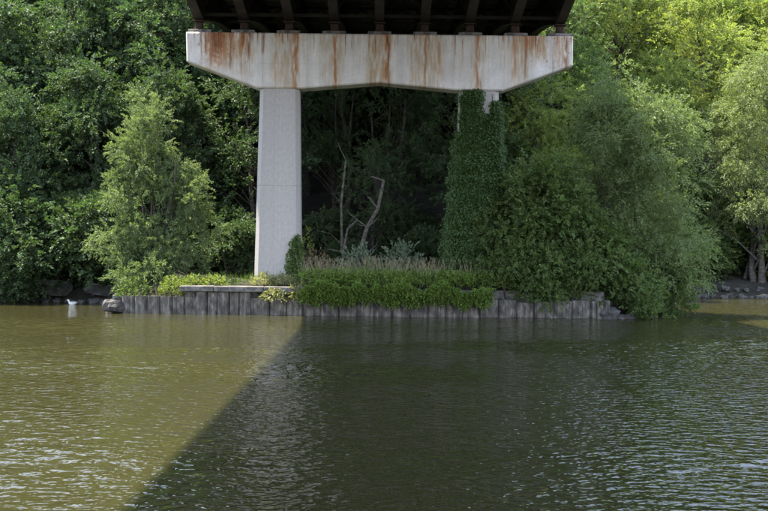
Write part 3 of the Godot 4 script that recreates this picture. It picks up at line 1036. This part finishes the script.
# ---------------------------------------------------------------- the woods
func make_woods() -> void:
	var broad := twig_set(10, 14, 0.50, 0.18, 0.125, 0.25, 0.8)
	var fine := twig_set(10, 18, 0.48, 0.14, 0.085, 0.25, 0.9)
	var feather := twig_set(10, 20, 0.42, 0.115, 0.055, 0.3, 0.9)
	var strand := twig_set(10, 16, 0.62, 0.15, 0.058, 0.2, 0.9)
	var small := twig_set(10, 16, 0.40, 0.125, 0.085, 0.25, 0.9)
	# forms, each a different tree
	var maple := []
	for k in 3:
		maple.append(form([[Vector3(0, 8.5, 0), Vector3(3.6, 4.2, 3.6)], [Vector3(ru(-1.5, 1.5), 5.5, ru(-1.5, 1.5)), Vector3(4.0, 2.8, 4.0)], [Vector3(ru(-1, 1), 12.0, ru(-1, 1)), Vector3(2.2, 2.6, 2.2)]], broad, {"clumps": 125, "twigs": 24, "clump_r": 0.95, "flat": 0.45, "trunk_r": 0.26, "lift": -0.05, "roll": 0.4}))
	var ash := []
	for k in 3:
		ash.append(form([[Vector3(0, 8.5, 0), Vector3(3.3, 3.8, 3.3)], [Vector3(ru(-1.8, 1.8), 6.0, ru(-1.8, 1.8)), Vector3(3.4, 2.8, 3.4)], [Vector3(ru(-1.6, 1.6), 11.4, ru(-1.6, 1.6)), Vector3(2.0, 2.4, 2.0)]], fine, {"clumps": 110, "twigs": 25, "clump_r": 0.95, "flat": 0.7, "trunk_r": 0.24, "roll": 0.6}))
	var under := []
	for k in 2:
		under.append(form([[Vector3(0, 5.6, 0), Vector3(2.4, 2.6, 2.4)], [Vector3(ru(-1, 1), 3.4, ru(-1, 1)), Vector3(2.0, 1.6, 2.0)]], fine, {"clumps": 48, "twigs": 12, "clump_r": 0.8, "flat": 0.5, "trunk_r": 0.13, "stems": 3, "limb_every": 1}))
	var shrub := []
	for k in 2:
		shrub.append(form([[Vector3(0, 1.5, 0), Vector3(1.6, 1.5, 1.6)], [Vector3(0.6, 2.4, 0.2), Vector3(1.0, 1.0, 1.0)]], small, {"clumps": 46, "twigs": 32, "clump_r": 0.5, "flat": 0.7, "trunk_r": 0.06, "stems": 4, "prune": 0.3}))
	var willow := form([[Vector3(0, 7.6, 0), Vector3(3.2, 3.4, 3.2)], [Vector3(0.6, 4.4, 0.3), Vector3(3.5, 3.2, 3.3)], [Vector3(-1.0, 9.6, 0.4), Vector3(2.1, 2.0, 2.1)], [Vector3(1.6, 8.2, 0.2), Vector3(1.9, 2.3, 1.9)], [Vector3(1.5, 2.2, 0.8), Vector3(2.6, 1.9, 2.2)]], strand, {"clumps": 150, "twigs": 34, "limb_every": 4, "clump_r": 0.72, "flat": 0.75, "hang": 0.34, "trunk_r": 0.11, "trunk_top": 0.6, "stems": 4, "prune": 0.2, "inner": 0.3})
	var willow_pale := form([[Vector3(0, 9.0, 0), Vector3(3.3, 4.4, 3.3)], [Vector3(0.4, 5.0, 0.3), Vector3(3.8, 3.4, 3.6)], [Vector3(-0.6, 12.0, 0.4), Vector3(1.9, 2.3, 1.9)]], strand, {"clumps": 150, "twigs": 34, "limb_every": 5, "clump_r": 0.8, "flat": 0.75, "hang": 0.36, "trunk_r": 0.22, "trunk_top": 0.65, "stems": 2, "prune": 0.3, "inner": 0.35})
	# the feathery tree: a leaning upper head over a broad skirt
	var feathery := form([[Vector3(-0.55, 7.5, 0), Vector3(1.25, 1.3, 1.2)], [Vector3(-0.7, 6.0, 0), Vector3(1.45, 1.1, 1.4)], [Vector3(1.45, 4.7, 0.2), Vector3(1.1, 0.95, 1.1)], [Vector3(-1.0, 4.1, 0.3), Vector3(1.5, 1.2, 1.4)], [Vector3(1.6, 3.1, 0.5), Vector3(1.55, 1.2, 1.4)], [Vector3(-0.2, 2.5, 0.9), Vector3(1.6, 1.0, 1.2)], [Vector3(-1.5, 1.7, 0.5), Vector3(1.3, 1.1, 1.3)], [Vector3(0.8, 1.3, 0.8), Vector3(1.7, 0.8, 1.3)], [Vector3(-0.5, 0.75, 2.0), Vector3(1.6, 0.75, 1.0)]], feather, {"clumps": 92, "twigs": 40, "limb_every": 3, "clump_r": 0.62, "flat": 0.6, "trunk_r": 0.10, "trunk_top": 0.66, "stems": 4, "prune": 0.25, "inner": 0.4, "lean": Vector3(-0.5, 0, 0)})
	var thicket := form([[Vector3(0.2, 3.8, 0), Vector3(1.7, 1.7, 1.3)], [Vector3(-0.9, 2.2, 0.3), Vector3(1.5, 1.5, 1.2)], [Vector3(1.1, 2.0, 0.3), Vector3(1.7, 1.5, 1.2)]], small, {"clumps": 90, "twigs": 40, "limb_every": 3, "clump_r": 0.52, "flat": 0.75, "trunk_r": 0.09, "stems": 4, "prune": 0.2})

	# -- by themselves
	plant_tree(feathery, "feathery_tree", "feathery light green tree leaning over the low end of the river wall", "tree", "", -10.2, 51.6, 8.6, M.leaf_feather, M.bark, 0.0, 0.92, 0.25)
	plant_tree(willow, "willow_tree", "grey green willow with drooping strands beside the ivy column", "tree", "", 10.75, 51.7, 10.4, M.leaf_willow, M.bark, 0.0, 1.0, 0.2)
	plant_tree(willow_pale, "pale_willow_tree", "tall pale willow hanging over the stone revetment of the cove", "tree", "", 23.4, 72.5, 14.6, M.leaf_sun_willow, M.bark_pale, 1.2)
	plant_tree(thicket, "alder_tree", "bushy broad leaved tree in front of the ivy column", "tree", "", 6.7, 49.9, 5.6, M.leaf_mid, M.bark, 0.0, 1.05, 0.1)

	# -- the dark wooded bank by the wall's low end
	var gl := "dark trees on the steep bank beside the feathery tree"
	var ll := "tall dark green tree high on the steep bank behind the feathery tree"
	var named := {[-19.0, 58.6]: "dark green tree overhanging the big slanting rock slab and the white bird", [-15.2, 60.5]: "dark green tree right behind the sunlit top of the feathery tree", [-11.4, 60.0]: "dark green tree between the feathery tree and the bare column"}
	for t in [[-19.0, 58.6, 10.5, 0], [-25.5, 60.0, 11.0, 1], [-15.2, 60.5, 11.5, 2], [-11.4, 60.0, 10.0, 0], [-22.0, 63.5, 14.0, 2], [-17.5, 65.0, 15.0, 1], [-12.8, 65.0, 14.5, 0], [-29.5, 64.0, 14.0, 0], [-9.9, 70.0, 14.5, 2], [-25.5, 69.0, 17.0, 1], [-35.0, 62.0, 14.0, 2], [-20.5, 71.0, 17.5, 0], [-15.3, 71.5, 17.0, 2], [-43.0, 64.0, 16.0, 1], [-11.5, 77.0, 18.0, 1], [-23.0, 77.5, 19.0, 2], [-17.5, 79.0, 19.0, 0], [-30.5, 74.0, 18.0, 2], [-13.0, 85.0, 19.0, 0], [-20.0, 87.0, 20.0, 1], [-28.0, 85.0, 20.0, 0], [-36.0, 80.0, 19.0, 1], [-30.5, 60.0, 11.0, 2], [-39.0, 67.0, 15.0, 0], [-34.0, 70.5, 17.0, 1], [-42.0, 74.0, 18.0, 0], [-49.0, 68.0, 16.0, 2], [-44.0, 84.0, 20.0, 2], [-8.5, 96.0, 18.0, 0]]:
		plant_tree(maple[t[3]], "bank_tree", named.get([t[0], t[1]], "dark green tree low on the bank behind the feathery tree" if t[1] < 67.0 else ll), "tree", gl, t[0], t[1], t[2], M.leaf_shade_deep, M.bark, -1.0, ru(0.9, 1.05))
	# -- under the bridge
	for t in [[-6.6, 60.5, 9.6, 0], [-2.8, 63.0, 9.0, 1], [0.6, 61.0, 9.2, 0], [3.6, 64.0, 8.6, 1], [6.3, 60.0, 9.8, 1], [-4.6, 68.5, 7.6, 1], [1.0, 70.0, 7.0, 0], [4.8, 57.0, 8.0, 0], [-0.6, 57.6, 6.4, 1], [-6.8, 74.0, 6.0, 0], [-2.4, 76.0, 5.2, 1], [2.8, 76.0, 5.0, 0], [7.0, 72.0, 7.0, 1]]:
		plant_tree(under[t[3]], "understory_tree", "thin dark tree growing in the shade under the bridge deck", "tree", "understory trees under the bridge", t[0], t[1], t[2], M.leaf_shade_deep, M.bark)
	# -- the sunlit slope behind the willow
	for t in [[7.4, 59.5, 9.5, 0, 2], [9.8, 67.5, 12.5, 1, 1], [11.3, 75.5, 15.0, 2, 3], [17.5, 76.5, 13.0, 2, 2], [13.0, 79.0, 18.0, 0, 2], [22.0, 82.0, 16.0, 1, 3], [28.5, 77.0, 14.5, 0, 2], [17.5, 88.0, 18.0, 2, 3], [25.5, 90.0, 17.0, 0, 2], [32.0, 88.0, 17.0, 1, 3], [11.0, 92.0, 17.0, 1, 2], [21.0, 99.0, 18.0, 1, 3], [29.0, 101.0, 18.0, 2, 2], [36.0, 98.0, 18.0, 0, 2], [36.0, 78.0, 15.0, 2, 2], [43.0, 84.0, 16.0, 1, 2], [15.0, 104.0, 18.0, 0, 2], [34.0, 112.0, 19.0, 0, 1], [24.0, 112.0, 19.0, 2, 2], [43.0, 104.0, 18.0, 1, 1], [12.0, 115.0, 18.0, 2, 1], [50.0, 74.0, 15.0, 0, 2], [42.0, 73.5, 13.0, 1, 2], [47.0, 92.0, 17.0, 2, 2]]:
		plant_tree(ash[t[3]], "slope_tree", "mid green tree between the ivy column and the willow, below the cap end" if t[0] == 7.4 else ["dark green", "mid green", "sun tinted yellow green", "sun tinted lime green"][t[4]] + (" tree low on the slope behind the willow" if t[1] < 85.0 else " tree high on the slope behind the willow"), "tree", "sunlit trees on the slope behind the willow", t[0], t[1], t[2], [M.leaf_shade_deep, M.leaf_mid, M.leaf_sun_bright, M.leaf_sun_lime][t[4]], M.bark, -1.0, ru(0.95, 1.15))
	# -- bushes
	for t in [[5.4, 48.9, 2.6, 0, "leafy bush spilling over the wall below the ivy column"], [7.3, 48.7, 2.9, 1, "leafy bush hanging over the wall to the water in front of the alder"], [9.2, 49.4, 3.3, 0, "leafy bush overhanging the ribbed end of the wall"], [10.6, 49.4, 3.0, 1, "leafy bush drooping to the water beside the ribbed end of the wall"], [12.4, 52.2, 3.4, 0, "leafy bush on the shore under the drooping willow"]]:
		plant_tree(shrub[t[3]], "shore_bush", t[4], "bush", "", t[0], t[1], t[2], M.leaf_mid, M.bark, -1.0, 1.0, 0.75, "crown", "stem")
	for t in [[-18.5, 57.6, 3.2, 0], [-21.5, 58.2, 3.6, 1], [-13.6, 58.0, 3.0, 1], [-12.0, 56.4, 2.6, 0], [-16.2, 59.0, 3.4, 1], [-24.5, 58.6, 3.5, 0]]:
		plant_tree(shrub[t[3]], "bank_bush", "dark bush on the bank above the boulders by the wall end", "bush", "dark bushes above the boulders by the wall end", t[0], t[1], t[2], M.leaf_shade_deep, M.bark, -1.0, 1.3, 0.2, "crown", "stem")
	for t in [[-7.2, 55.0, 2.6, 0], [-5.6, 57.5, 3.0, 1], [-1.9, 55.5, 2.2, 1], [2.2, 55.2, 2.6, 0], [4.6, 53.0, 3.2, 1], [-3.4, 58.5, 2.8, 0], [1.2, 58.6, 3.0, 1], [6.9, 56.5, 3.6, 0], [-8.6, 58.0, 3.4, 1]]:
		plant_tree(shrub[t[3]], "shade_bush", "dark bush on the shaded terrace under the bridge", "bush", "dark bushes under the bridge", t[0], t[1], t[2], M.leaf_shade_deep, M.bark, -1.0, 1.15, 0.2, "crown", "stem")
	for t in [[16.0, 70.0, 4.0, 0], [19.0, 73.5, 4.0, 1], [26.0, 73.0, 4.2, 0], [14.6, 68.5, 3.6, 1], [29.5, 72.5, 4.0, 1], [22.0, 75.0, 4.5, 0]]:
		plant_tree(shrub[t[3]], "cove_bush", "dark bush above the stone revetment of the cove", "bush", "bushes above the cove revetment", t[0], t[1], t[2], M.leaf_mid, M.bark, -1.0, 1.3, 0.2, "crown", "stem")

	# -- undergrowth on the slopes
	for t in [[-24.0, 62.0], [-21.0, 61.5], [-18.0, 62.5], [-14.5, 63.0], [-12.5, 62.5], [-10.0, 63.0], [-23.0, 67.5], [-19.5, 69.5], [-15.0, 69.0], [-11.0, 67.5], [-26.5, 64.0], [-16.8, 57.6], [-20.2, 57.8], [-14.2, 57.2], [-23.4, 58.4]]:
		plant_tree(shrub[rng.randi() % 2], "bank_bush", "dark bush on the bank above the boulders by the wall end", "bush", "dark bushes above the boulders by the wall end", t[0], t[1], ru(3.6, 5.2), M.leaf_shade_deep, M.bark, -1.0, 1.1, 0.2, "crown", "stem")
	for t in [[10.5, 67.0], [12.8, 70.5], [15.2, 73.0], [12.0, 75.5], [17.2, 79.5], [20.5, 79.0], [24.5, 79.5], [9.2, 72.0], [14.5, 77.5], [10.0, 82.0], [28.0, 81.0], [12.5, 85.0], [16.0, 84.0], [21.0, 86.0], [25.5, 75.5], [31.5, 75.5]]:
		plant_tree(shrub[rng.randi() % 2], "slope_bush", "green bush in the undergrowth on the sunlit slope behind the willow", "bush", "undergrowth on the sunlit slope", t[0], t[1], ru(4.2, 6.2), M.leaf_mid, M.bark, -1.0, 1.1, 0.2, "crown", "stem")
	plant_tree(thicket, "overhanging_bush", "green bush hanging low over the water beside the white bird", "bush", "", -18.6, 56.4, 6.0, M.leaf_shade_deep, M.bark, 2.0, 1.25, 0.2, "crown", "stem")

	# -- bare leaning trunks in the shade
	for t in [["pale crooked trunk leaning in the shade beside the grey green bush", [Vector3(-0.85, 0, 0), Vector3(-0.62, 1.3, 0), Vector3(-0.25, 2.6, 0.1), Vector3(0.25, 3.5, 0.1), Vector3(0.5, 4.8, 0)], 0.12, -0.6, 53.2], ["thin bare trunk that arches over in the shade under the bridge", [Vector3(-0.8, 0, 0), Vector3(-0.75, 1.5, 0), Vector3(-0.55, 2.6, 0), Vector3(-0.1, 3.0, 0), Vector3(0.35, 2.7, 0)], 0.06, -1.2, 53.4], ["straight slim trunk in the shade under the bridge", [Vector3(0, 0, 0), Vector3(0.05, 2.0, 0), Vector3(0.0, 4.0, 0.1), Vector3(0.2, 6.0, 0.1)], 0.07, -2.1, 54.5], ["leaning grey trunk beside the pale willow above the cove", [Vector3(-0.6, 0, 0), Vector3(0.0, 2.4, 0), Vector3(0.9, 4.6, 0), Vector3(2.1, 6.4, 0)], 0.14, 23.6, 73.6]]:
		var o := base("bare_tree", w(t[3], ground(t[3], t[4]) - 0.2, t[4]), t[0], "tree trunk")
		var P := PackedVector3Array()
		var N := PackedVector3Array()
		var rad := []
		for k in t[1].size(): rad.append(t[2] * (1.0 - 0.6 * k / t[1].size()))
		tube(P, N, t[1], rad, 8)
		part("trunk", tube_mesh(P, N), M.bark_pale, o)
		for k in 5:
			var Q := PackedVector3Array()
			var R := PackedVector3Array()
			var i: int = 1 + k % int(t[1].size() - 1)
			var p: Vector3 = t[1][i]
			var d := Vector3(ru(-1, 1), ru(0.1, 1.0), ru(-0.6, 0.6))
			tube(Q, R, [p, p + d * 0.6, p + d * 1.1 + Vector3(ru(-0.3, 0.3), ru(-0.5, 0.2), 0)], [t[2] * 0.4, t[2] * 0.25, 0.008], 5)
			part("branch", tube_mesh(Q, R), M.bark_pale, o)

# ---------------------------------------------------------------- the bird
func make_bird() -> void:
	var o := base("bird", w(-14.75, -0.02, 54.2), "small white gull afloat in the shade by the boulders", "bird")
	o.scale = Vector3.ONE * 0.85
	var P := PackedVector3Array()
	var N := PackedVector3Array()
	# one continuous body: tail, rump, belly, breast, neck, head
	tube(P, N, [Vector3(0.30, 0.11, 0), Vector3(0.24, 0.10, 0), Vector3(0.14, 0.075, 0), Vector3(0.02, 0.06, 0), Vector3(-0.09, 0.075, 0), Vector3(-0.145, 0.13, 0), Vector3(-0.16, 0.19, 0), Vector3(-0.175, 0.235, 0), Vector3(-0.205, 0.25, 0), Vector3(-0.235, 0.248, 0), Vector3(-0.25, 0.246, 0)], [0.004, 0.03, 0.075, 0.098, 0.085, 0.055, 0.042, 0.046, 0.045, 0.026, 0.004], 12)
	var white := mat(lin(0.78, 0.77, 0.75), 0.7)
	part("body", tube_mesh(P, N), white, o)
	for s in [-1.0, 1.0]:
		var Q := PackedVector3Array()
		var R := PackedVector3Array()
		tube(Q, R, [Vector3(-0.09, 0.12, s * 0.07), Vector3(0.0, 0.13, s * 0.085), Vector3(0.15, 0.135, s * 0.06), Vector3(0.33, 0.14, s * 0.015)], [0.01, 0.045, 0.04, 0.004], 8)
		part("wing", tube_mesh(Q, R), mat(lin(0.55, 0.56, 0.58), 0.7), o)
		var E := PackedVector3Array()
		var F := PackedVector3Array()
		tube(E, F, [Vector3(-0.212, 0.258, s * 0.040), Vector3(-0.212, 0.258, s * 0.047)], [0.006, 0.002], 6)
		part("eye", tube_mesh(E, F), mat(lin(0.01, 0.01, 0.01), 0.2), o)
	var B := PackedVector3Array()
	var C := PackedVector3Array()
	tube(B, C, [Vector3(-0.24, 0.246, 0), Vector3(-0.275, 0.242, 0), Vector3(-0.298, 0.232, 0)], [0.012, 0.009, 0.002], 6)
	part("bill", tube_mesh(B, C), mat(lin(0.5, 0.3, 0.03), 0.5), o)

# ---------------------------------------------------------------- everything
func _ready() -> void:
	rng.seed = 20240611
	noise.seed = 12
	noise.frequency = 0.06

	var cam := Camera3D.new()
	cam.name = "camera"
	cam.fov = 25.05
	cam.near = 0.1
	cam.far = 1000.0
	cam.position = Vector3(0, 3.06, 0)
	cam.rotation_degrees = Vector3(-0.62, 0.05, 0.66)
	add_child(cam)
	cam.current = true

	var env := Environment.new()
	env.background_mode = Environment.BG_SKY
	env.tonemap_mode = Environment.TONE_MAPPER_LINEAR
	env.tonemap_exposure = 4.5
	env.sdfgi_enabled = true
	env.ssao_enabled = true
	env.ssil_enabled = true
	var sm := ProceduralSkyMaterial.new()
	sm.sky_top_color = Color(0.65, 0.75, 0.92)
	sm.sky_horizon_color = Color(0.95, 0.96, 0.98)
	sm.sky_curve = 0.2
	env.background_energy_multiplier = 0.82
	sm.ground_bottom_color = Color(0.2, 0.2, 0.15)
	sm.ground_horizon_color = Color(0.6, 0.65, 0.65)
	sm.sun_angle_max = 40.0
	sm.sun_curve = 0.3
	sm.sky_cover = clouds()
	var sky := Sky.new()
	sky.sky_material = sm
	env.sky = sky
	var we := WorldEnvironment.new()
	we.name = "world"
	we.environment = env
	add_child(we)

	var sun := DirectionalLight3D.new()
	sun.name = "sun"
	sun.light_energy = 1.6
	sun.light_color = Color(1.0, 0.96, 0.88)
	sun.light_angular_distance = 0.9
	sun.shadow_enabled = true
	add_child(sun)
	sun.look_at_from_position(Vector3.ZERO, Vector3(0.395, -1.0, 0.17))

	for k in 90000:
		var a := k * 4
		idx.append_array(PackedInt32Array([a, a + 1, a + 2, a, a + 2, a + 3]))
	make_materials()
	make_ground()
	make_water()
	make_pier()
	make_bridge()
	make_wall()
	print("structure ", Time.get_ticks_msec())
	make_rocks()
	make_woods()
	print("woods ", Time.get_ticks_msec())
	make_climbers()
	make_cover()
	make_weeds()
	make_bird()
	print("done ", Time.get_ticks_msec())
